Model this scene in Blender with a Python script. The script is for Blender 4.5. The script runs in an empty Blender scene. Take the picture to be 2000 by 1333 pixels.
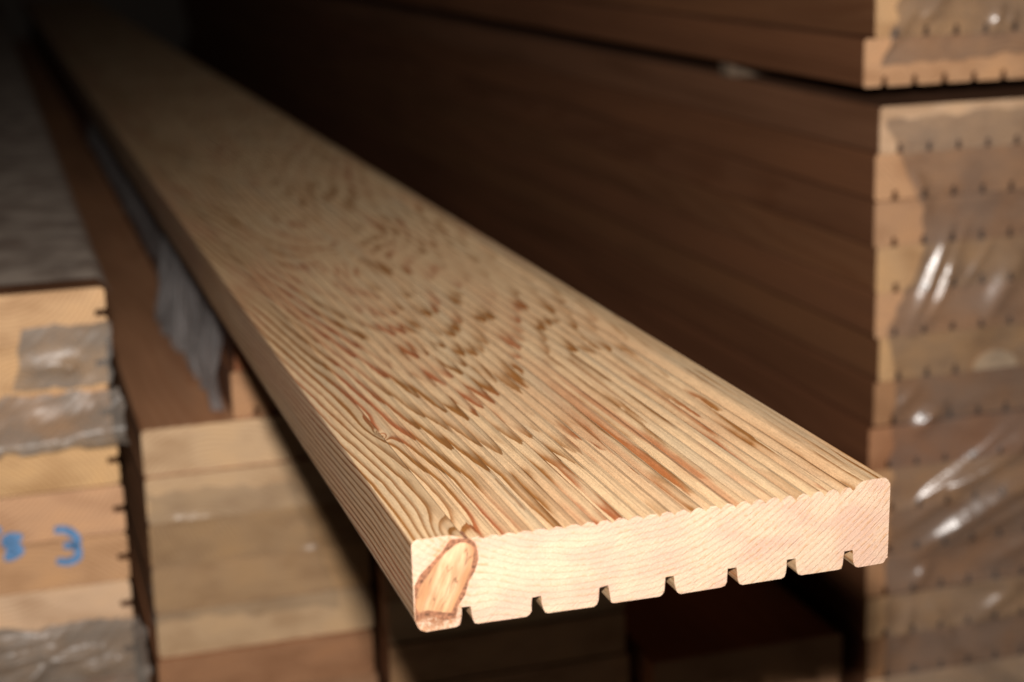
import bpy, bmesh, math, random
from mathutils import Vector, Euler, noise as mnoise

random.seed(7)
scene = bpy.context.scene
col = scene.collection

# ------------------------------------------------------------------ camera
CAM_LOC = Vector((-0.09797, -0.42097, 0.19099))
CAM_ROT = Euler((1.32260, 0.02506, -0.30130), 'XYZ')
FPX = 3319.3                                     # focal length in pixels of the 2000 px wide photograph
cam_data = bpy.data.cameras.new('camera')
cam = bpy.data.objects.new('camera', cam_data)
col.objects.link(cam)
cam.location = CAM_LOC
cam.rotation_euler = CAM_ROT
cam_data.sensor_fit = 'HORIZONTAL'
cam_data.sensor_width = 36.0
cam_data.lens = 36.0 * FPX / 2000.0
cam_data.clip_start = 0.01
cam_data.clip_end = 100
cam_data.dof.use_dof = True
cam_data.dof.focus_distance = 0.522
cam_data.dof.aperture_fstop = 9.6
scene.camera = cam

# ------------------------------------------------------------------ light
world = bpy.data.worlds.new('World')
scene.world = world
world.use_nodes = True
bg = world.node_tree.nodes['Background']
bg.inputs['Color'].default_value = (1.0, 0.78, 0.62, 1)
bg.inputs['Strength'].default_value = 0.004

flash_data = bpy.data.lights.new('camera_flash', 'AREA')
flash_data.shape = 'RECTANGLE'
flash_data.size = 0.028
flash_data.size_y = 0.014
flash_data.energy = 4.35
flash_data.spread = math.radians(110)
flash_data.color = (1.0, 0.94, 0.88)
flash = bpy.data.objects.new('camera_flash', flash_data)
col.objects.link(flash)
flash.location = (-0.104, -0.435, 0.272)         # the pop-up flash above the lens
flash.rotation_euler = (Vector((0.14, 0.55, 0.0)) - Vector(flash.location)).to_track_quat('-Z', 'Y').to_euler()

scene.view_settings.view_transform = 'Standard'
scene.view_settings.look = 'None'
scene.view_settings.exposure = 0.0
scene.view_settings.gamma = 1.0
scene.view_settings.use_curve_mapping = False
scene.cycles.use_denoising = True
scene.cycles.transparent_max_bounces = 16
scene.cycles.max_bounces = 8
scene.cycles.diffuse_bounces = 3

ROTM = CAM_ROT.to_matrix()


def at(px, py, Y):
    """photo pixel -> point on the upright plane y = Y"""
    d = ROTM @ Vector(((px - 1000) / FPX, -(py - 666.5) / FPX, -1.0))
    t = (Y - CAM_LOC.y) / d.y
    return CAM_LOC + t * d


def at_x(px, py, X):
    d = ROTM @ Vector(((px - 1000) / FPX, -(py - 666.5) / FPX, -1.0))
    t = (X - CAM_LOC.x) / d.x
    return CAM_LOC + t * d


# ------------------------------------------------------------------ node helper
class N:
    """a tiny expression builder over shader math nodes"""
    def __init__(self, nt, sock):
        self.nt, self.s = nt, sock

    def _m(self, op, *args, clamp=False):
        n = self.nt.nodes.new('ShaderNodeMath')
        n.operation = op
        n.use_clamp = clamp
        for i, a in enumerate(args):
            if isinstance(a, N):
                self.nt.links.new(a.s, n.inputs[i])
            else:
                n.inputs[i].default_value = a
        return N(self.nt, n.outputs[0])

    def __add__(self, o): return self._m('ADD', self, o)
    __radd__ = __add__
    def __sub__(self, o): return self._m('SUBTRACT', self, o)
    def __rsub__(self, o): return self._m('SUBTRACT', o, self)
    def __mul__(self, o): return self._m('MULTIPLY', self, o)
    __rmul__ = __mul__
    def __truediv__(self, o): return self._m('DIVIDE', self, o)
    def __neg__(self): return self._m('MULTIPLY', self, -1.0)
    def sqrt(self): return self._m('SQRT', self)
    def sin(self): return self._m('SINE', self)
    def exp(self): return self._m('EXPONENT', self)
    def fract(self): return self._m('FRACT', self)
    def floor(self): return self._m('FLOOR', self)
    def max(self, o): return self._m('MAXIMUM', self, o)
    def min(self, o): return self._m('MINIMUM', self, o)
    def abs(self): return self._m('ABSOLUTE', self)
    def pow(self, o): return self._m('POWER', self, o)
    def clamp(self): return self._m('ADD', self, 0.0, clamp=True)

    def ramp(self, stops, interp='LINEAR'):
        n = self.nt.nodes.new('ShaderNodeValToRGB')
        n.color_ramp.interpolation = interp
        el = n.color_ramp.elements
        while len(el) < len(stops):
            el.new(0.5)
        for e, (p, c) in zip(el, stops):
            e.position = p
            e.color = (c, c, c, 1) if not isinstance(c, tuple) else (*c, 1)
        self.nt.links.new(self.s, n.inputs[0])
        return N(self.nt, n.outputs[0])


def mapr(v, a, b, c=0.0, d=1.0, smooth=True):
    n = v.nt.nodes.new('ShaderNodeMapRange')
    n.interpolation_type = 'SMOOTHSTEP' if smooth else 'LINEAR'
    v.nt.links.new(v.s, n.inputs[0])
    for i, q in enumerate((a, b, c, d)):
        n.inputs[1 + i].default_value = q
    return N(v.nt, n.outputs[0])


def combine(nt, x, y, z):
    n = nt.nodes.new('ShaderNodeCombineXYZ')
    for i, a in enumerate((x, y, z)):
        if isinstance(a, N):
            nt.links.new(a.s, n.inputs[i])
        else:
            n.inputs[i].default_value = a
    return N(nt, n.outputs[0])


def noise3(nt, vec, detail=2.0, rough=0.5, dist=0.0):
    n = nt.nodes.new('ShaderNodeTexNoise')
    n.inputs['Scale'].default_value = 1.0
    n.inputs['Detail'].default_value = detail
    n.inputs['Roughness'].default_value = rough
    n.inputs['Distortion'].default_value = dist
    nt.links.new(vec.s, n.inputs['Vector'])
    return N(nt, n.outputs[0])


def mix(nt, fac, a, b, mode='MIX'):
    n = nt.nodes.new('ShaderNodeMix')
    n.data_type = 'RGBA'
    n.blend_type = mode
    n.clamp_factor = True
    if isinstance(fac, N):
        nt.links.new(fac.s, n.inputs[0])
    else:
        n.inputs[0].default_value = fac
    for i, c in ((6, a), (7, b)):
        if isinstance(c, N):
            nt.links.new(c.s, n.inputs[i])
        else:
            n.inputs[i].default_value = (*c, 1)
    return N(nt, n.outputs[2])


def new_mat(name):
    m = bpy.data.materials.new(name)
    m.use_nodes = True
    nt = m.node_tree
    b = nt.nodes['Principled BSDF']
    return m, nt, b


def obj_xyz_mm(nt):
    tc = nt.nodes.new('ShaderNodeTexCoord')
    sp = nt.nodes.new('ShaderNodeSeparateXYZ')
    nt.links.new(tc.outputs['Object'], sp.inputs[0])
    return [N(nt, sp.outputs[i]) * 1000.0 for i in range(3)]


def bump(nt, b, h, strength, dist):
    n = nt.nodes.new('ShaderNodeBump')
    n.inputs['Strength'].default_value = strength
    n.inputs['Distance'].default_value = dist
    nt.links.new(h.s, n.inputs['Height'])
    nt.links.new(n.outputs[0], b.inputs['Normal'])


# ------------------------------------------------------------------ the larch of the jutting board
def hero_field(nt, x, y, z):
    """growth-ring field of one flat-sawn larch board: pith above the board, trunk taper along y, knots bend it"""
    n1 = noise3(nt, combine(nt, x / 48.0, y / 330.0, z / 48.0 + 3.7), 1.0, 0.5) - 0.5
    n2 = noise3(nt, combine(nt, x / 13.0, y / 110.0 + 11.0, z / 13.0), 2.0, 0.5) - 0.5
    n3 = noise3(nt, combine(nt, x / 1.6, y / 11.0, z / 1.6 + 5.0), 2.0, 0.5) - 0.5
    dx = x - 55.0
    dz = z - 96.0
    r = (dx * dx + dz * dz).sqrt()
    side = mapr(x, 62.0, 96.0)
    r = r - 0.004 * y - (0.046 * (y - 50.0).max(0.0)) * (1.0 - side) - (0.040 * (y - 175.0).max(0.0)) * side
    r = r + n1 * 6.0 + n2 * 2.4 + n3 * 0.40
    for x0, y0, sx, sy, a in HERO_KNOTS:
        gx = (x - x0) / sx
        gy = (y - y0) / sy
        r = r + (-(gx * gx) - gy * gy).exp() * a
    return r


# x, y (mm from the board's front left corner), spread across, spread along, strength
HERO_KNOTS = [(15.0, 101.0, 1.7, 4.0, -5.5), (15.0, 108.0, 5.5, 16.0, -2.0),
              (60.0, 392.0, 15.0, 30.0, 5.0), (119.0, 178.0, 5.0, 17.0, -1.1),
              (121.0, 246.0, 6.0, 24.0, -1.2), (13.0, -2.0, 7.0, 16.0, -5.0),
              (95.0, 470.0, 16.0, 55.0, -4.0), (42.0, 560.0, 14.0, 50.0, 4.0)]
SP = 2.05


def knot_dist(x, z):
    """distance (mm) from the slanting branch axis that crosses the sawn end"""
    ax, az, bx, bz = 5.6, 5.0, 12.6, 22.0
    L2 = (bx - ax) ** 2 + (bz - az) ** 2
    t = (((x - ax) * (bx - ax) + (z - az) * (bz - az)) / L2).clamp()
    ex = x - ax - t * (bx - ax)
    ez = z - az - t * (bz - az)
    return (ex * ex + ez * ez).sqrt()


def hero_planed(name, edge):
    m, nt, b = new_mat(name)
    x, y, z = obj_xyz_mm(nt)
    r = hero_field(nt, x, y, z)
    q = r / SP
    t = q.fract()
    ring = q.floor()
    # ring to ring variation
    wn = nt.nodes.new('ShaderNodeTexWhiteNoise')
    wn.noise_dimensions = '1D'
    nt.links.new(ring.s, wn.inputs['W'])
    rv = N(nt, wn.outputs['Value'])
    late = t.ramp([(0.0, 0.0), (0.028, 0.0), (0.36, 0.03), (0.56, 0.22), (0.76, 0.70), (0.96, 1.0), (1.0, 0.7)])
    late = late * (rv * 0.75 + 0.50).min(1.0)
    # some rings ran to broad resinous latewood for part of their length: bold brown flames between quieter wood
    flame = noise3(nt, combine(nt, x / 26.0 + 1.7, y / 120.0 + 2.6, z / 26.0), 2.0, 0.5)
    f1 = (-(((x - 72.0) / 44.0) * ((x - 72.0) / 44.0)) - ((y - 150.0) / 120.0) * ((y - 150.0) / 120.0)).exp()
    f2 = (-(((x - 78.0) / 50.0) * ((x - 78.0) / 50.0)) - ((y - 430.0) / 170.0) * ((y - 430.0) / 170.0)).exp()
    flame = mapr(flame + f1 * 0.15 + f2 * 0.08 + mapr(x, 40.0, 12.0) * 0.2, 0.44, 0.64, 0.42, 1.15)
    fleck = noise3(nt, combine(nt, x / 3.6 + 5.1, y / 42.0 + 3.0, z / 9.0), 1.0, 0.5)
    flame = flame * mapr(fleck + mapr(x, 46.0, 26.0) * 0.3, 0.39, 0.55, 0.26, 1.35)
    late = (late * flame).min(0.96)
    # colours
    blot = noise3(nt, combine(nt, x / 14.0 + 9.0, y / 95.0, z / 14.0), 2.0, 0.5)
    early = mix(nt, mapr(blot, 0.35, 0.68), (0.560, 0.385, 0.220), (0.525, 0.335, 0.185))
    grey = noise3(nt, combine(nt, x / 5.0, y / 120.0 + 4.0, z / 5.0 + 8.0), 2.0, 0.5)
    early = mix(nt, mapr(grey, 0.48, 0.72) * 0.55, early, (0.440, 0.335, 0.215))
    redn = noise3(nt, combine(nt, x / 20.0 + 2.3, y / 130.0 + 1.0, z / 20.0), 1.0, 0.5)
    latec = mix(nt, mapr(redn, 0.46, 0.62), (0.225, 0.088, 0.018), (0.285, 0.082, 0.027))
    c = mix(nt, late, early, latec)
    # resin-red streaks down a few flutes
    st = noise3(nt, combine(nt, x / 4.7 + 0.3, y / 260.0 + 7.0, 2.0), 1.0, 0.5)
    zone = mapr(x, 72.0, 92.0) * (1.0 - mapr(x, 112.0, 124.0)) * (1.0 - mapr(y, 120.0, 190.0))
    c = mix(nt, mapr(st, 0.53, 0.62) * zone * (late * 0.45 + 0.55) * 0.95, c, (0.330, 0.105, 0.034))
    # fine fibre and pores
    fib = noise3(nt, combine(nt, x / 0.35, y / 9.0, z / 0.35), 3.0, 0.6)
    c = mix(nt, 1.0, c, fib.ramp([(0.25, 0.80), (0.75, 1.16)]), 'MULTIPLY')
    spk = noise3(nt, combine(nt, x / 0.28, y / 0.9, z / 0.28), 2.0, 0.6)
    c = mix(nt, 1.0, c, spk.ramp([(0.30, 0.84), (0.70, 1.14)]), 'MULTIPLY')
    if edge:                                     # narrow edges: dimness of the grazing light painted in as a greyer tint
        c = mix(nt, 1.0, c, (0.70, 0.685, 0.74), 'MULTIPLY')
    nt.links.new(c.s, b.inputs['Base Color'])
    b.inputs['Roughness'].default_value = 0.52
    b.inputs['Specular IOR Level'].default_value = 0.35
    h = late * 0.5 + fib * 0.45 + spk * 0.35
    bump(nt, b, h, 0.75, 0.00045)
    return m


def hero_end():
    m, nt, b = new_mat('larch_end_grain')
    x, y, z = obj_xyz_mm(nt)
    brk = noise3(nt, combine(nt, x / 1.6, y, z / 1.6), 3.0, 0.6)
    r = hero_field(nt, x, y, z)
    kd = knot_dist(x, z)
    r = r + (-((kd / 6.5) * (kd / 6.5))).exp() * 4.5
    q = (r + brk * 0.55) / 1.9
    t = q.fract()
    late = t.ramp([(0.0, 0.15), (0.06, 0.0), (0.45, 0.10), (0.80, 0.75), (0.95, 1.0), (1.0, 0.5)])
    zr = mapr(x, 55.0, 120.0)
    blot = noise3(nt, combine(nt, x / 16.0, y / 5.0, z / 9.0), 2.0, 0.5)
    early = mix(nt, mapr(blot, 0.35, 0.65), (0.470, 0.345, 0.243), (0.440, 0.290, 0.214))
    patch = noise3(nt, combine(nt, x / 9.0, y, z / 6.0 + 4.0), 2.0, 0.5)
    fac = late * mapr(brk, 0.34, 0.66) * mapr(patch, 0.30, 0.66, 0.25, 1.0) * (zr * 0.30 + 0.66 + 0.8 * (-((kd - 5.0) / 4.0 * ((kd - 5.0) / 4.0))).exp())
    c = mix(nt, fac, early, (0.40, 0.215, 0.105))
    spk = noise3(nt, combine(nt, x / 0.45, y, z / 0.45), 3.0, 0.65)
    c = mix(nt, 1.0, c, spk.ramp([(0.3, 0.80), (0.7, 1.10)]), 'MULTIPLY')
    halo = (-((kd - 4.6) / 1.7 * ((kd - 4.6) / 1.7))).exp() * mapr(brk, 0.32, 0.60)
    c = mix(nt, halo * 0.50, c, (0.40, 0.185, 0.085))
    # dark brown bruise where the lower left corner tore off under the knot
    ddx = (x - 6.0) / 7.0
    ddz = (z - 3.4) / 3.0
    tear = (-(ddx * ddx) - ddz * ddz).exp() * mapr(brk, 0.30, 0.54)
    c = mix(nt, tear * 0.95, c, (0.19, 0.075, 0.032))
    nt.links.new(c.s, b.inputs['Base Color'])
    b.inputs['Roughness'].default_value = 0.75
    b.inputs['Specular IOR Level'].default_value = 0.2
    # saw marks
    saw = noise3(nt, combine(nt, (x * 0.62 - z * 0.78) / 0.45, 0.0, (x * 0.78 + z * 0.62) / 7.0), 2.0, 0.6)
    bump(nt, b, late * 0.35 + spk * 0.6 + saw * 1.1, 0.6, 0.0004)
    return m


# ------------------------------------------------------------------ stacked boards: one material, tinted per board
def stack_wood(name, side=None):
    m, nt, b = new_mat(name)
    x, y, z = obj_xyz_mm(nt)
    oi = nt.nodes.new('ShaderNodeObjectInfo')
    rnd = N(nt, oi.outputs['Random'])
    tint = N(nt, oi.outputs['Color'])
    n1 = noise3(nt, combine(nt, x / 45.0 + rnd * 90.0, y / 300.0, z / 45.0), 2.0, 0.5) - 0.5
    n2 = noise3(nt, combine(nt, x / 9.0, y / 70.0 + rnd * 40.0, z / 9.0), 2.0, 0.5) - 0.5
    dx = x - 20.0 - rnd * 105.0
    dz = z - 80.0 + (rnd * 7.31).fract() * 160.0
    r = (dx * dx + dz * dz).sqrt() - 0.02 * y + n1 * 9.0 + n2 * 2.0
    t = (r / 2.6).fract()
    late = t.ramp([(0.0, 0.0), (0.05, 0.0), (0.5, 0.15), (0.85, 0.9), (1.0, 1.0)])
    blot = noise3(nt, combine(nt, x / 34.0 + rnd * 30.0, y / 240.0, z / 16.0), 2.0, 0.55)
    base = mix(nt, 1.0, tint, blot.ramp([(0.28, (0.76, 0.71, 0.66)), (0.52, (1.0, 1.0, 1.0)), (0.74, (1.12, 1.09, 1.02))]), 'MULTIPLY')
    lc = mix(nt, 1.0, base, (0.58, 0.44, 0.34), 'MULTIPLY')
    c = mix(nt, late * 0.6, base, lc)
    fib = noise3(nt, combine(nt, x / 0.6, y / 14.0, z / 0.6), 2.0, 0.6)
    c = mix(nt, 1.0, c, fib.ramp([(0.25, 0.84), (0.75, 1.12)]), 'MULTIPLY')
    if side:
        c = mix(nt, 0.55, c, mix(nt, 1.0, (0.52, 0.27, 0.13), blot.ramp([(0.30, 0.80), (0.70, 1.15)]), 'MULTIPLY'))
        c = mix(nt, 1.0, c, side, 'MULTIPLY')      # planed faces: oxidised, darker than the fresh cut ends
    nt.links.new(c.s, b.inputs['Base Color'])
    b.inputs['Roughness'].default_value = 0.62
    b.inputs['Specular IOR Level'].default_value = 0.3
    bump(nt, b, late * 0.5 + fib * 0.6, 0.4, 0.0004)
    return m


def film_mat(name, haze, gloss_rough, milk, tint=(0.90, 0.90, 0.89), relief=0.08, gloss_max=0.10):
    """stretch film: mostly clear, a milky haze, a wet-looking gloss"""
    m, nt, b = new_mat(name)
    tc = nt.nodes.new('ShaderNodeTexCoord')
    sp = nt.nodes.new('ShaderNodeSeparateXYZ')
    nt.links.new(tc.outputs['Object'], sp.inputs[0])
    x, y, z = [N(nt, sp.outputs[i]) * 1000.0 for i in range(3)]
    nz = noise3(nt, combine(nt, x / 26.0, y / 26.0, z / 26.0), 3.0, 0.6)
    wr = noise3(nt, combine(nt, (x + z) / 5.0, y / 9.0, (x - z) / 22.0), 2.0, 0.6)
    tr = nt.nodes.new('ShaderNodeBsdfTransparent')
    tr.inputs[0].default_value = (*tint, 1)
    df = nt.nodes.new('ShaderNodeBsdfDiffuse')
    df.inputs[0].default_value = (*milk, 1)
    gl = nt.nodes.new('ShaderNodeBsdfAnisotropic')
    gl.inputs['Color'].default_value = (1, 1, 1, 1)
    gl.inputs['Roughness'].default_value = gloss_rough
    bn = nt.nodes.new('ShaderNodeBump')
    bn.inputs['Strength'].default_value = relief
    bn.inputs['Distance'].default_value = 0.003
    nt.links.new((wr + nz).s, bn.inputs['Height'])
    nt.links.new(bn.outputs[0], gl.inputs['Normal'])
    m1 = nt.nodes.new('ShaderNodeMixShader')
    nt.links.new(mapr(nz, 0.30, 0.70, haze * 0.55, haze * 1.35).clamp().s, m1.inputs[0])
    nt.links.new(tr.outputs[0], m1.inputs[1])
    nt.links.new(df.outputs[0], m1.inputs[2])
    fr = nt.nodes.new('ShaderNodeFresnel')
    fr.inputs[0].default_value = 1.5
    ms = nt.nodes.new('ShaderNodeMixShader')
    nt.links.new((N(nt, fr.outputs[0]) * (2.0 if gloss_max > 0.35 else 0.9)).min(gloss_max).s, ms.inputs[0])
    nt.links.new(m1.outputs[0], ms.inputs[1])
    nt.links.new(gl.outputs[0], ms.inputs[2])
    nt.nodes.remove(b)
    nt.links.new(ms.outputs[0], nt.nodes['Material Output'].inputs['Surface'])
    return m


def plain(name, c, rough=0.7, var=0.25, scale=6.0):
    m, nt, b = new_mat(name)
    x, y, z = obj_xyz_mm(nt)
    n = noise3(nt, combine(nt, x / scale, y / scale, z / scale), 3.0, 0.6)
    cc = mix(nt, 1.0, c, n.ramp([(0.3, 1.0 - var), (0.7, 1.0 + var)]), 'MULTIPLY')
    nt.links.new(cc.s, b.inputs['Base Color'])
    b.inputs['Roughness'].default_value = rough
    b.inputs['Specular IOR Level'].default_value = 0.25
    bump(nt, b, n, 0.4, 0.0006)
    return m


def knot_mat():
    m, nt, b = new_mat('knot_wood')
    x, y, z = obj_xyz_mm(nt)
    kd = knot_dist(x, z)
    u = x * 0.925 - z * 0.38
    v = x * 0.38 + z * 0.925
    n = noise3(nt, combine(nt, u / 0.9, y, v / 8.0), 3.0, 0.65)
    n2 = noise3(nt, combine(nt, u / 3.2 + 3.0, y, v / 7.0 + 1.0), 2.0, 0.5)
    c = mix(nt, mapr(n2, 0.38, 0.64), (0.450, 0.298, 0.172), (0.380, 0.215, 0.110))
    c = mix(nt, mapr(z, 4.0, 17.0, 0.55, 0.0), c, (0.40, 0.200, 0.090))
    c = mix(nt, mapr(kd + (n - 0.5) * 2.4, 2.9, 4.6, 0.0, 0.75), c, (0.30, 0.135, 0.055))
    crack = noise3(nt, combine(nt, u / 2.0 + 8.0, y, v / 14.0), 1.0, 0.5)
    c = mix(nt, mapr((crack - 0.5).abs(), 0.0, 0.022, 0.75, 0.0), c, (0.14, 0.05, 0.02))
    c = mix(nt, 1.0, c, n.ramp([(0.3, 0.72), (0.7, 1.16)]), 'MULTIPLY')
    nt.links.new(c.s, b.inputs['Base Color'])
    b.inputs['Roughness'].default_value = 0.6
    bump(nt, b, n, 0.4, 0.0003)
    return m


M_PLANED = hero_planed('larch_planed', False)
M_EDGE = hero_planed('larch_shaded_edge', True)
M_END = hero_end()
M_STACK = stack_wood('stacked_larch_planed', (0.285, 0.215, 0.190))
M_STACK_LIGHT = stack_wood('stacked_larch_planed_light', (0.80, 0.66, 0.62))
M_STACK_END = stack_wood('stacked_larch_ends')
M_KNOT = knot_mat()
M_BARK = plain('knot_bark', (0.185, 0.080, 0.042), 0.85, 0.70, 1.1)
M_FILM = film_mat('stretch_film', 0.22, 0.24, (0.29, 0.25, 0.22), (0.88, 0.87, 0.86), gloss_max=0.24)
M_FILM_GREY = film_mat('dusty_stretch_film', 0.52, 0.40, (0.24, 0.20, 0.165), relief=0.05)
M_FILM_TOP = film_mat('top_stretch_film', 0.55, 0.45, (0.50, 0.40, 0.32), relief=0.06)
M_FILM_FLAP = film_mat('loose_stretch_film', 0.11, 0.30, (0.85, 0.80, 0.79), gloss_max=0.4)
M_BLUE = plain('blue_chalk', (0.11, 0.235, 0.43), 0.85, 0.35, 3.0)
M_PALEKNOT = plain('pale_knot', (0.78, 0.58, 0.38), 0.7, 0.12, 6.0)
M_SPACER = plain('spacer_wood', (0.13, 0.09, 0.06), 0.7, 0.25, 9.0)


def concrete():
    m, nt, b = new_mat('floor_concrete')
    x, y, z = obj_xyz_mm(nt)
    n = noise3(nt, combine(nt, x / 220.0, y / 220.0, z / 220.0), 5.0, 0.6)
    c = n.ramp([(0.3, (0.07, 0.06, 0.05)), (0.7, (0.13, 0.115, 0.10))])
    nt.links.new(c.s, b.inputs['Base Color'])
    b.inputs['Roughness'].default_value = 0.85
    bump(nt, b, n, 0.3, 0.002)
    return m


M_FLOOR = concrete()


# ------------------------------------------------------------------ mesh helpers
def link(name, me, mats, parent=None, loc=(0, 0, 0)):
    o = bpy.data.objects.new(name, me)
    col.objects.link(o)
    o.location = loc
    if parent is not None:
        o.parent = parent
    for mt in mats:
        if mt.name not in [q.name for q in me.materials if q]:
            me.materials.append(mt)
    return o


def tag(o, label=None, category=None, group=None, kind=None):
    if label: o['label'] = label
    if category: o['category'] = category
    if group: o['group'] = group
    if kind: o['kind'] = kind
    return o


def extrude_profile(name, prof, length, end_mat=0, jitter=0.0, smooth=False, sections=1, bow=0.0):
    """prof: list of (x, z) in metres, counter-clockwise seen from the front (-y)"""
    n = len(prof)
    verts, faces, mats = [], [], []
    for k in range(sections + 1):
        y = length * k / sections
        for i, (px, pz) in enumerate(prof):
            j = jitter if k == 0 else 0.0
            verts.append((px + random.uniform(-j, j), y + (random.uniform(0, j) if k == 0 else 0), pz + random.uniform(-j, j)))
    for k in range(sections):
        a, b2 = k * n, (k + 1) * n
        for i in range(n):
            i2 = (i + 1) % n
            faces.append((a + i, a + i2, b2 + i2, b2 + i)[::-1])
            mats.append(0)
    faces.append(tuple(range(n)))
    mats.append(end_mat)
    faces.append(tuple(range(sections * n, (sections + 1) * n))[::-1])
    mats.append(end_mat)
    me = bpy.data.meshes.new(name)
    me.from_pydata(verts, [], faces)
    for p, mi in zip(me.polygons, mats):
        p.material_index = mi
        p.use_smooth = smooth and mi == 0 and p.index < sections * n
    bm = bmesh.new()
    bm.from_mesh(me)
    bmesh.ops.recalc_face_normals(bm, faces=bm.faces)
    bmesh.ops.triangulate(bm, faces=[f for f in bm.faces if len(f.verts) > 4])
    bm.to_mesh(me)
    bm.free()
    return me


def arc(cx, cz, r, a0, a1, n):
    return [(cx + r * math.cos(math.radians(a0 + (a1 - a0) * i / n)), cz + r * math.sin(math.radians(a0 + (a1 - a0) * i / n))) for i in range(n + 1)]


def groove(x, w, d, wob=0.0, rr=1.2):
    """an undercut slot in the underside, left to right, with eased lips"""
    h = w / 2
    g = lambda: random.uniform(-wob, wob)
    return [(x - h - rr, 0.0), (x - h - rr * 0.35, rr * 0.28), (x - h - 0.05, rr), (x - h + 0.25 + g(), d * 0.6), (x - h + 0.35 + g(), d + g()),
            (x + h - 0.35 + g(), d + g()), (x + h - 0.2 + g(), d * 0.6), (x + h + 0.05, rr), (x + h + rr * 0.35, rr * 0.28), (x + h + rr, 0.0)]


def mm(pts):
    return [(a / 1000.0, b / 1000.0) for a, b in pts]


def board_profile(w, h, grooves, side_groove=False, r=2.6):
    p = arc(r, r, r, 180, 270, 4)
    for gx in grooves:
        p += groove(gx, 3.4, 5.4)
    p += arc(w - r, r, r, 270, 360, 4)
    if side_groove:
        zc = h / 2
        p += [(w, zc - 2.6), (w - 0.8, zc - 1.9), (w - 5.6, zc - 1.7), (w - 6.2, zc), (w - 5.6, zc + 1.7), (w - 0.8, zc + 1.9), (w, zc + 2.6)]
    p += arc(w - r, h - r, r, 0, 90, 4)
    p += arc(r, h - r, r, 90, 180, 4)
    if side_groove:
        zc = h / 2
        p += [(0, zc + 2.6), (0.8, zc + 1.9), (5.6, zc + 1.7), (6.2, zc), (5.6, zc - 1.7), (0.8, zc - 1.9), (0, zc - 2.6)]
    return mm(p)


# ------------------------------------------------------------------ floor
FLOOR_Z = -0.354
fm = bpy.data.meshes.new('floor')
fm.from_pydata([(-3, -2, 0), (4, -2, 0), (4, 7, 0), (-3, 7, 0)], [], [(0, 1, 2, 3)])
fl = link('floor', fm, [M_FLOOR], loc=(0, 0, FLOOR_Z - 0.0003))
tag(fl, 'bare grey concrete floor under the timber stacks', 'floor', kind='structure')

# ------------------------------------------------------------------ the jutting board
def hero_profile():
    W, Hh = 145.0, 27.0
    p = []
    # lower left corner: torn, well rounded
    p += [(0.0, 6.0), (0.2, 3.6), (0.8, 1.7), (1.8, 0.55), (3.2, 0.0)]
    xs = [14.9, 35.3, 55.2, 75.2, 94.6, 113.4, 131.8]
    for gx in xs:
        p += groove(gx, 3.5, 5.6, 0.12, 1.5)
    p += arc(W - 3.0, 3.0, 3.0, 290, 360, 6)
    p += arc(W - 2.8, Hh - 2.8, 2.8, 0, 90, 7)
    # right margin and its shoulder
    p += [(138.5, 27.0), (136.6, 26.85), (135.0, 26.35), (133.9, 25.4), (133.3, 24.3)]
    n = 25
    x_r, x_l = 133.3, 15.6
    pit = (x_r - x_l) / n
    for k in range(n):
        xa = x_r - k * pit
        f = k / (n - 1)                                     # 0 at the right, 1 at the left
        d = 1.85 * (1 - f) + 0.65 * f
        d *= random.uniform(0.88, 1.12)
        zf = 25.35 + 0.15 * f + 0.35 * math.sin(f * math.pi) * -0.4 + random.uniform(-0.07, 0.07)
        ns = 9
        for j in range(1 if k else 1, ns + 1):
            u = j / ns
            s = abs(2 * u - 1)
            zz = zf - d * s ** (2.5 - 0.9 * f)
            p.append((xa - u * pit, zz))
    # left shoulder and margin
    p += [(14.6, 25.9), (13.0, 26.5), (11.0, 26.85), (8.5, 27.0), (4.0, 27.0)]
    p += arc(1.9, Hh - 1.9, 1.9, 90, 180, 6)
    return mm(p)


hero_me = extrude_profile('jutting_decking_board', hero_profile(), 3.6, end_mat=1, jitter=0.00013, smooth=False, sections=6)
hero_me.materials.append(M_PLANED)
hero_me.materials.append(M_END)
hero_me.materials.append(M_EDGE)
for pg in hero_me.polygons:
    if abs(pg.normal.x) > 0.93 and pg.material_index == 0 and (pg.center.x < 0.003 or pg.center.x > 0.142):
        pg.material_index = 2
board = bpy.data.objects.new('decking_board', hero_me)
col.objects.link(board)
tag(board, 'pale fluted larch decking board jutting out far beyond the stacks', 'board')

# knot across the sawn end (outline read from the photograph on the plane of the end, y = 0)
KN = [(487, 592), (440, 592), (400, 612), (330, 672), (250, 762), (190, 850), (140, 925), (116, 1000), (112, 1060), (140, 1098),
      (200, 1080), (262, 1084), (320, 1096), (378, 1096), (402, 1040), (440, 960), (480, 872), (512, 790), (532, 715), (538, 655), (522, 612)]


def knot_poly(grow):
    pts = [at(780 + u * 500 / 1851.0, 900 + v * 360 / 1333.0, 0.0) for u, v in KN]
    cx = sum(q.x for q in pts) / len(pts)
    cz = sum(q.z for q in pts) / len(pts)
    res = []
    for i, q in enumerate(pts):
        a, c = pts[i - 1], pts[(i + 1) % len(pts)]
        t = Vector((c.x - a.x, c.z - a.z)).normalized()
        nrm = Vector((-t.y, t.x))
        if nrm.dot(Vector((q.x - cx, q.z - cz))) < 0:
            nrm = -nrm
        g = grow * random.uniform(0.35, 1.1) * (1.35 if nrm.x < -0.3 else (1.6 if nrm.y < -0.7 else 0.75)) if grow else random.uniform(-0.0001, 0.0001)
        res.append((q.x + nrm.x * g, q.z + nrm.y * g))
    return [(max(x, 0.0004), z) for x, z in res]


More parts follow.
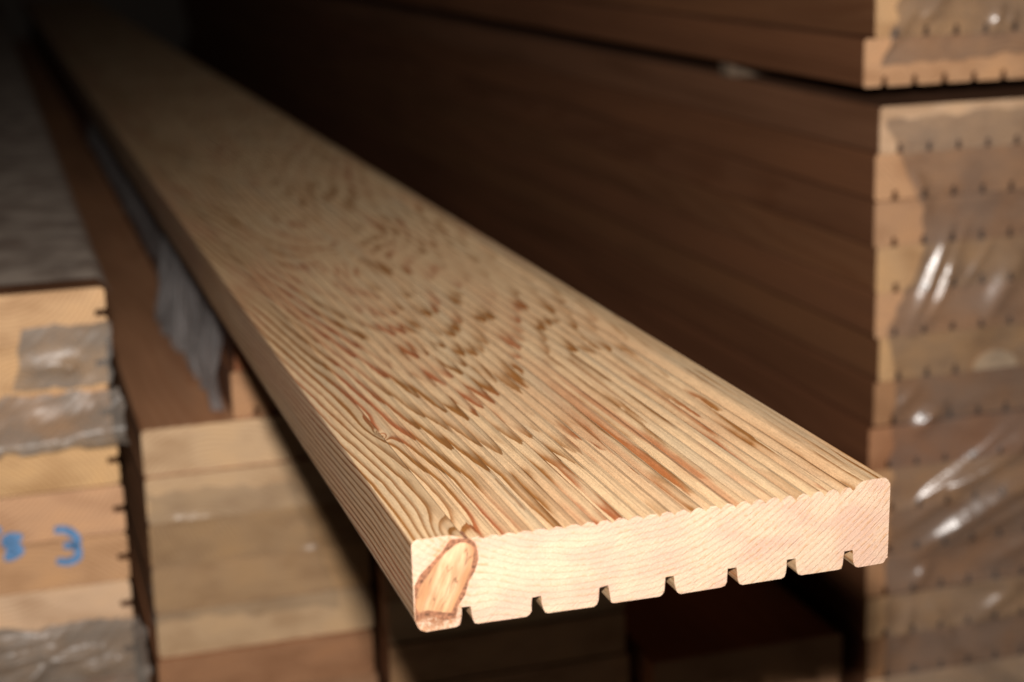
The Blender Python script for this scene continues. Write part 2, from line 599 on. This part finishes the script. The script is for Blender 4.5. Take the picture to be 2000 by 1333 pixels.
def plate(name, poly, y0, y1):
    bm = bmesh.new()
    f = [bm.verts.new((x, y0, z)) for x, z in poly]
    b2 = [bm.verts.new((x, y1, z)) for x, z in poly]
    n = len(poly)
    bm.faces.new(f)
    bm.faces.new(b2[::-1])
    for i in range(n):
        bm.faces.new((f[i], b2[i], b2[(i + 1) % n], f[(i + 1) % n]))
    bmesh.ops.recalc_face_normals(bm, faces=bm.faces)
    bmesh.ops.triangulate(bm, faces=[q for q in bm.faces if len(q.verts) > 4])
    me = bpy.data.meshes.new(name)
    bm.to_mesh(me)
    bm.free()
    return me


knot = link('knot', plate('knot', knot_poly(0.0), -0.00032, 0.006), [M_KNOT], board)
tag(knot, 'orange spike knot across the left corner of the sawn end')
link('bark_ring', plate('bark_ring', knot_poly(0.0021), -0.00016, 0.006), [M_BARK], knot)

# ------------------------------------------------------------------ stacks
ORD = ['topmost', 'second', 'third', 'fourth', 'fifth', 'sixth', 'seventh', 'eighth', 'ninth', 'tenth', 'eleventh', 'twelfth', 'thirteenth', 'fourteenth', 'fifteenth', 'sixteenth']
G7 = [13.0, 32.2, 51.4, 70.6, 89.8, 109.0, 128.2]
G6 = [14.0, 33.2, 52.4, 71.6, 90.8, 110.0]
mesh145 = extrude_profile('grooved_board_wide', board_profile(145, 26.9, G7, r=1.9), 3.4, 1)
mesh145p = extrude_profile('plain_board_wide', board_profile(145, 26.9, []), 3.4, 1)
mesh125 = extrude_profile('grooved_board_narrow', board_profile(125, 26.9, []), 3.4, 1)
meshside = extrude_profile('side_grooved_board', board_profile(145, 27.3, [], True), 3.4, 1)
for me in (mesh145, mesh145p, mesh125, meshside):
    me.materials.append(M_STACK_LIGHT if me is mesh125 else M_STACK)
    me.materials.append(M_STACK_END)

WARM = (0.56, 0.330, 0.180)
PALE = (0.66, 0.455, 0.280)
OCHRE = (0.61, 0.385, 0.200)
RED = (0.44, 0.170, 0.070)
BROWN = (0.40, 0.220, 0.115)
GREYB = (0.46, 0.32, 0.22)


def stack(me, x, Y, top, pitch, rows, phrase, group, tints, jx=0.0015, jy=0.002, shifts=None, bright=1.0):
    out = []
    for i in range(rows):
        o = bpy.data.objects.new('decking_board', me)
        col.objects.link(o)
        sx = shifts.get(i, 0.0) if shifts else 0.0
        o.location = (x + sx + random.uniform(-jx, jx), Y + random.uniform(-jy, jy), top - (i + 1) * pitch)
        o.rotation_euler.z = math.radians(random.uniform(-0.07, 0.07))
        t = tints[i % len(tints)]
        v = random.uniform(0.92, 1.08) * bright
        o.color = (t[0] * v, t[1] * v, t[2] * v * random.uniform(0.94, 1.06), 1)
        tag(o, ('%s board down in %s' % (ORD[i], phrase)) if i else ('topmost board of %s' % phrase), 'board', group)
        out.append(o)
    return out


A_TOP, A_Y = 0.0048, 0.480
A_P = (A_TOP - FLOOR_Z) / 13
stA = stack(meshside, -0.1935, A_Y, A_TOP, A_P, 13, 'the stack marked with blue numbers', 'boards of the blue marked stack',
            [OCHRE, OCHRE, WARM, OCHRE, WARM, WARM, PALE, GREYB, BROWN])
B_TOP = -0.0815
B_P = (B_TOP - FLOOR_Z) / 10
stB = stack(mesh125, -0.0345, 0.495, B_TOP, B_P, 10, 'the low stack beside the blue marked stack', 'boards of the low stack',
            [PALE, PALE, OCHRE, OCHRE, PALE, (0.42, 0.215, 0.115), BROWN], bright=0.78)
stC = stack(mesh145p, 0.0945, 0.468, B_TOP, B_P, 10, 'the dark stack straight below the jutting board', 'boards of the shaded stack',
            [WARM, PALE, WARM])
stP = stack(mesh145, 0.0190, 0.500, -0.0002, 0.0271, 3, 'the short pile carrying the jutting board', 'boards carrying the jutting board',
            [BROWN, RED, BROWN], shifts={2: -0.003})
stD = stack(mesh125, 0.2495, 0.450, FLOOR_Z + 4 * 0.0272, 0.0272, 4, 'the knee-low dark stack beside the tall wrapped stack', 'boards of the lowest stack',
            [BROWN, WARM])
E_TOP, E_Y = 0.0782, 0.437
E_P = (E_TOP - FLOOR_Z) / 16
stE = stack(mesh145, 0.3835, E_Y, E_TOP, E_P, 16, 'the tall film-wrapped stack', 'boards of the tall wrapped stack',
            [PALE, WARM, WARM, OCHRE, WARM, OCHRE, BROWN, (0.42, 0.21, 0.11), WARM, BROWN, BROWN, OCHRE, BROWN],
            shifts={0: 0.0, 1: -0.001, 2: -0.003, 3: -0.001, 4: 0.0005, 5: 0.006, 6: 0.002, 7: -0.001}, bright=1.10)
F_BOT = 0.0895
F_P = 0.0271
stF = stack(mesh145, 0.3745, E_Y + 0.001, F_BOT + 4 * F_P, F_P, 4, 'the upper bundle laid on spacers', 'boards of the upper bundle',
            [WARM, OCHRE, OCHRE, WARM], shifts={2: 0.004, 3: -0.001}, bright=1.15)

# spacers between the two bundles
sp0 = at_x(1424, 150, 0.384)
for k, yy in enumerate((sp0.y, sp0.y + 0.9, sp0.y + 1.8)):
    bm = bmesh.new()
    bmesh.ops.create_cube(bm, size=1.0)
    hgt = F_BOT - E_TOP - 0.0004
    for v in bm.verts:
        v.co = Vector((v.co.x * 0.150, v.co.y * 0.016, v.co.z * hgt))
    bmesh.ops.bevel(bm, geom=list(bm.edges), offset=0.0012, segments=2, affect='EDGES')
    me = bpy.data.meshes.new('spacer')
    bm.to_mesh(me)
    bm.free()
    o = link('spacer', me, [M_SPACER], loc=(0.3815 + (0.0735 if k == 0 else 0.095), yy, E_TOP + hgt / 2 + 0.0002))
    tag(o, ['thin wooden spacer peeping out between the two wrapped bundles', 'thin wooden spacer halfway back between the wrapped bundles',
            'thin wooden spacer far back between the wrapped bundles'][k], 'spacer', 'spacers between the bundles')

# pale round knot on one board end of the tall stack
bk = stE[5]
ctr = at(1945, 722, E_Y)
poly = [(ctr.x - bk.location.x + 0.0146 * math.cos(a) * (1 + 0.05 * math.sin(3 * a)), min(max(ctr.z - bk.location.z + 0.0122 * math.sin(a), 0.0007), 0.0262))
        for a in [2 * math.pi * i / 28 for i in range(28)]]
kn = link('knot', plate('pale_round_knot', poly, -0.0016, 0.004), [M_PALEKNOT], bk)
tag(kn, 'pale round knot filling the board end')

# ------------------------------------------------------------------ blue chalk numbers on the sixth board of stack A
def ribbon(pts, w, y):
    """flat chalk stroke with rounded wandering width; pts are photo pixels on the stack's front"""
    P = [at(px, py, y) for px, py in pts]
    Q = []
    for i in range(len(P) - 1):
        for k in range(6):
            Q.append(P[i].lerp(P[i + 1], k / 6.0))
    Q.append(P[-1])
    for _ in range(3):
        Q = [Q[0]] + [(Q[i - 1] + Q[i] * 2 + Q[i + 1]) / 4 for i in range(1, len(Q) - 1)] + [Q[-1]]
    L, Rr = [], []
    for i, q in enumerate(Q):
        t = (Q[min(i + 1, len(Q) - 1)] - Q[max(i - 1, 0)]).normalized()
        nrm = Vector((-t.z, 0, t.x))
        ww = w * random.uniform(0.40, 0.56) * (0.65 if i in (0, len(Q) - 1) else 1.0)
        L.append((q.x + nrm.x * ww, q.z + nrm.z * ww))
        Rr.append((q.x - nrm.x * ww, q.z - nrm.z * ww))
    return L, Rr


def chalk(name, strokes, w, parent, lab):
    verts, faces = [], []
    for s in strokes:
        L, Rr = ribbon(s, w, A_Y)
        b0 = len(verts)
        n = len(L)
        for yy in (-0.0004, 0.0003):
            for (x, z) in L + Rr:
                verts.append((x - parent.location.x, yy, z - parent.location.z))
        for i in range(n - 1):
            faces.append((b0 + i, b0 + n + i, b0 + n + i + 1, b0 + i + 1))
            m2 = b0 + 2 * n
            faces.append((m2 + i, m2 + i + 1, m2 + n + i + 1, m2 + n + i))
            faces.append((b0 + i, b0 + i + 1, m2 + i + 1, m2 + i))
            faces.append((b0 + n + i, m2 + n + i, m2 + n + i + 1, b0 + n + i + 1))
    me = bpy.data.meshes.new(name)
    me.from_pydata(verts, [], faces)
    o = link(name, me, [M_BLUE], parent)
    tag(o, lab)
    return o


pb = stA[5]
pb.location.y = A_Y
chalk('chalk_numeral', [[(106, 1036), (128, 1034), (148, 1046), (152, 1060), (140, 1066), (124, 1066)],
                        [(140, 1064), (154, 1072), (152, 1090), (134, 1098), (110, 1096)]], 0.0046, pb, 'blue handwritten numeral three')
chalk('chalk_numeral', [[(-22, 1034), (2, 1038)], [(44, 1049), (14, 1050), (10, 1062), (34, 1066), (40, 1078), (24, 1088), (8, 1088)],
                        [(12, 1078), (28, 1074)]], 0.0050, pb, 'blue handwritten squiggle like a five')


# ------------------------------------------------------------------ plastic film
def fold_h(px, py, folds):
    h = 0.0
    for (x0, y0, x1, y1, w, a) in folds:
        dx, dy = x1 - x0, y1 - y0
        L2 = dx * dx + dy * dy
        t = ((px - x0) * dx + (py - y0) * dy) / L2
        tc = min(max(t, 0.0), 1.0)
        d = math.hypot(px - x0 - tc * dx, py - y0 - tc * dy)
        e = math.sin(math.pi * min(max(t, 0.02), 0.98)) ** 0.5
        h += a * e * math.exp(-(d / w) ** 1.6)
    return h


def film_front(name, label, Y, left, right, tops, bots, folds, mat, nu=70, nv=130, base=0.0022, wav=0.0022, seed=0.0, billow=0.0):
    """a wrinkled sheet hanging over a stack's end; outline as photo pixels: left / right are [(y, x)...]"""
    def interp(tab, q):
        if q <= tab[0][0]: return tab[0][1]
        for (a, b), (c, d) in zip(tab, tab[1:]):
            if q <= c: return b + (d - b) * (q - a) / (c - a)
        return tab[-1][1]
    verts, faces = [], []
    for j in range(nv + 1):
        py0 = tops + (bots - tops) * j / nv
        for i in range(nu + 1):
            xl, xr = interp(left, py0), interp(right, py0)
            xl += 9.0 * mnoise.noise(Vector((py0 / 26.0, seed, 1.0)))          # ragged borders
            xr += 9.0 * mnoise.noise(Vector((py0 / 26.0, seed, 9.0)))
            px = xl + (xr - xl) * i / nu
            py = py0 - 0.09 * (px - xl) + 11.0 * mnoise.noise(Vector((px / 42.0, seed, 4.0))) + 4.0 * mnoise.noise(Vector((px / 11.0, seed, 6.0)))
            q = at(px, py, Y)
            h = base + fold_h(px, py, folds)
            if billow:                              # the film sags away from the stack towards the right
                k = min(max((py - 700.0) / 140.0, 0.0), 1.0)
                h += billow * max(px - 1730.0, 0.0) * 0.00029 * k * k * (3 - 2 * k)
            h += wav * (0.5 + 0.5 * mnoise.noise(Vector((px / 60.0 + seed, py / 75.0, seed))))
            h += wav * 0.35 * abs(mnoise.noise(Vector(((px + py) / 22.0 + seed, (px - py) / 90.0, 3.0))))
            verts.append((q.x, q.y - h, q.z))
    for j in range(nv):
        for i in range(nu):
            a = j * (nu + 1) + i
            faces.append((a, a + nu + 1, a + nu + 2, a + 1))
    me = bpy.data.meshes.new(name)
    me.from_pydata(verts, [], faces)
    for p in me.polygons:
        p.use_smooth = True
    o = link(name, me, [mat])
    tag(o, label, 'plastic film', 'sheets of wrapping film')
    return o


FE = E_Y - 0.003
film_front('plastic_film', 'clear wrinkled plastic film across the ends of the tall wrapped stack', FE,
           [(225, 1724), (300, 1752), (400, 1790), (480, 1800), (560, 1768), (640, 1730), (700, 1742), (1340, 1722), (1460, 1722)],
           [(225, 2060), (1460, 2060)], 232, 1440,
           [(1770, 640, 1850, 440, 13, 0.0045), (1800, 630, 1870, 500, 10, 0.0035), (1760, 560, 1800, 480, 9, 0.0031),
            (1770, 840, 1835, 770, 14, 0.0048), (1745, 1030, 2010, 800, 15, 0.0053), (1760, 1085, 2010, 885, 20, 0.0069),
            (1800, 960, 1990, 830, 10, 0.0035), (1760, 1150, 1800, 1090, 13, 0.0045), (1840, 1120, 1960, 1115, 12, 0.0041),
            (1875, 1200, 1960, 1110, 14, 0.0048), (1800, 1160, 1850, 1260, 14, 0.0040), (1840, 1230, 2010, 1320, 20, 0.0056),
            (1780, 330, 1800, 420, 16, 0.0045), (1900, 640, 1990, 480, 26, 0.0073), (1960, 1290, 2030, 1300, 14, 0.0048),
            (1815, 600, 1880, 440, 8, 0.0021), (1752, 1000, 1990, 770, 8, 0.0021), (1830, 1060, 2010, 940, 9, 0.0025), (1740, 800, 1790, 745, 8, 0.0021),
            (1905, 1080, 2010, 1010, 10, 0.0028), (1870, 560, 1930, 470, 9, 0.0025), (1745, 1260, 1770, 1170, 10, 0.0028), (1900, 1190, 1990, 1150, 9, 0.0025)],
           M_FILM, nu=120, nv=300, wav=0.0010, seed=1.3, billow=0.22)
film_front('plastic_film', 'clear creased plastic film over the ends of the upper bundle', E_Y - 0.002,
           [(-120, 1770), (30, 1745), (100, 1720), (150, 1712)], [(-120, 2060), (150, 2060)], -100, 128,
           [(1700, 120, 1790, 5, 11, 0.0038), (1790, 45, 1840, -20, 12, 0.0041), (1930, 60, 1950, 5, 12, 0.0041), (1960, 50, 1975, 20, 8, 0.0028)],
           M_FILM, nu=80, nv=90, seed=4.1)
film_front('plastic_film', 'dull grey plastic film patch stuck over the two top rows of the blue marked stack', A_Y - 0.003,
           [(600, 50), (640, 40), (760, 28)], [(600, 200), (640, 214), (760, 218)], 640, 764,
           [(150, 620, 214, 606, 12, .006), (50, 720, 160, 700, 16, .003), (120, 715, 150, 712, 10, .004)], M_FILM_GREY, nu=50, nv=40, base=0.0015, seed=2.2)
film_front('plastic_film', 'grey sagging film with white hem across third row of the blue marked stack', A_Y - 0.0035,
           [(740, -60), (900, -60)], [(740, 222), (800, 236), (900, 250)], 782, 893,
           [(-60, 900, 140, 866, 7, .004), (140, 864, 250, 848, 9, .006), (60, 830, 200, 790, 30, .003)], M_FILM_GREY, nu=80, nv=46, base=0.0012, seed=6.4)
film_front('plastic_film', 'pale crumpled plastic film around the lower rows of the blue marked stack', A_Y - 0.0035,
           [(1200, -60), (1420, -60)], [(1200, 262), (1260, 284), (1420, 296)], 1230, 1420,
           [(-20, 1300, 120, 1255, 10, .006), (20, 1345, 90, 1290, 14, .007), (90, 1285, 200, 1262, 9, .005), (150, 1300, 230, 1285, 12, .005),
            (-40, 1262, 90, 1240, 9, .004)], M_FILM_GREY, nu=80, nv=80, base=0.002, wav=0.004, seed=8.8)
film_front('plastic_film', 'thin clear plastic film stretched over the low stack beside the blue marked stack', 0.493,
           [(930, 288), (1300, 300)], [(930, 560), (1300, 700)], 965, 1215,
           [(335, 1014, 420, 1010, 5, .0018), (590, 1075, 640, 1066, 7, .0014)],
           film_mat('thin_clear_film', 0.05, 0.33, (0.4, 0.36, 0.32)), nu=70, nv=60, base=0.0012, wav=0.001, seed=3.3)


def sheet(name, label, fn, nu, nv, mat):
    verts = [fn(i / nu, j / nv) for j in range(nv + 1) for i in range(nu + 1)]
    faces = [(j * (nu + 1) + i, j * (nu + 1) + i + 1, (j + 1) * (nu + 1) + i + 1, (j + 1) * (nu + 1) + i) for j in range(nv) for i in range(nu)]
    me = bpy.data.meshes.new(name)
    me.from_pydata(verts, [], faces)
    for p in me.polygons:
        p.use_smooth = True
    o = link(name, me, [mat])
    tag(o, label, 'plastic film', 'sheets of wrapping film')
    return o


# film lying over the top of stack A and down over its front lip
def a_top(u, v):
    y = A_Y + 0.012 + (v ** 1.8) * 2.9
    x = -0.196 + u * 0.150
    z = A_TOP + 0.0012 + 0.0016 * (0.5 + 0.5 * mnoise.noise(Vector((x * 60, y * 14, 1.0)))) + 0.0014 * abs(mnoise.noise(Vector((x * 30 + y * 12, y * 20, 5.0))))
    edge = max(0.0, (u - 0.965) / 0.035)
    z -= 0.010 * edge * edge
    return (x + 0.002 * edge, y, z)


sheet('plastic_film', 'grey plastic film lying over the top of the blue marked stack', a_top, 60, 160, M_FILM_TOP)


# loose flap hanging from the pile that carries the board down onto the low stack
def flap(u, v):
    y = 0.503 + 1.10 * u ** 1.35
    out = math.exp(-((y - 0.735) / 0.075) ** 2) if y < 0.735 else math.exp(-((y - 0.735) / 0.030) ** 2)
    lift = 0.0 if y < 0.76 else 0.022 * (1 - math.exp(-(y - 0.76) * 14))
    z0, z1 = -0.0025, B_TOP + 0.0012 + lift + 0.002 * (1 + math.sin(y * 130))
    z = z0 + (z1 - z0) * v
    x0 = 0.0155
    x1 = 0.0150 - 0.0075 * out - (0.000 if y < 0.735 else 0.0)
    x = x0 + (x1 - x0) * v ** 0.8
    amp = 0.0030 if y < 0.78 else 0.0010
    f = amp * (0.25 + v) * (math.sin(y * 400 + v * 5.0 + 4.0 * mnoise.noise(Vector((y * 9, v * 2, 0)))) - 1.0)
    f += 0.0025 * (mnoise.noise(Vector((y * 40, v * 3.5, 7.0))) - 0.6)
    return (min(x + f, 0.0152), y, z)


sheet('plastic_film', 'loose milky plastic flap hanging beside the pile under the jutting board', flap, 700, 40, M_FILM_FLAP)
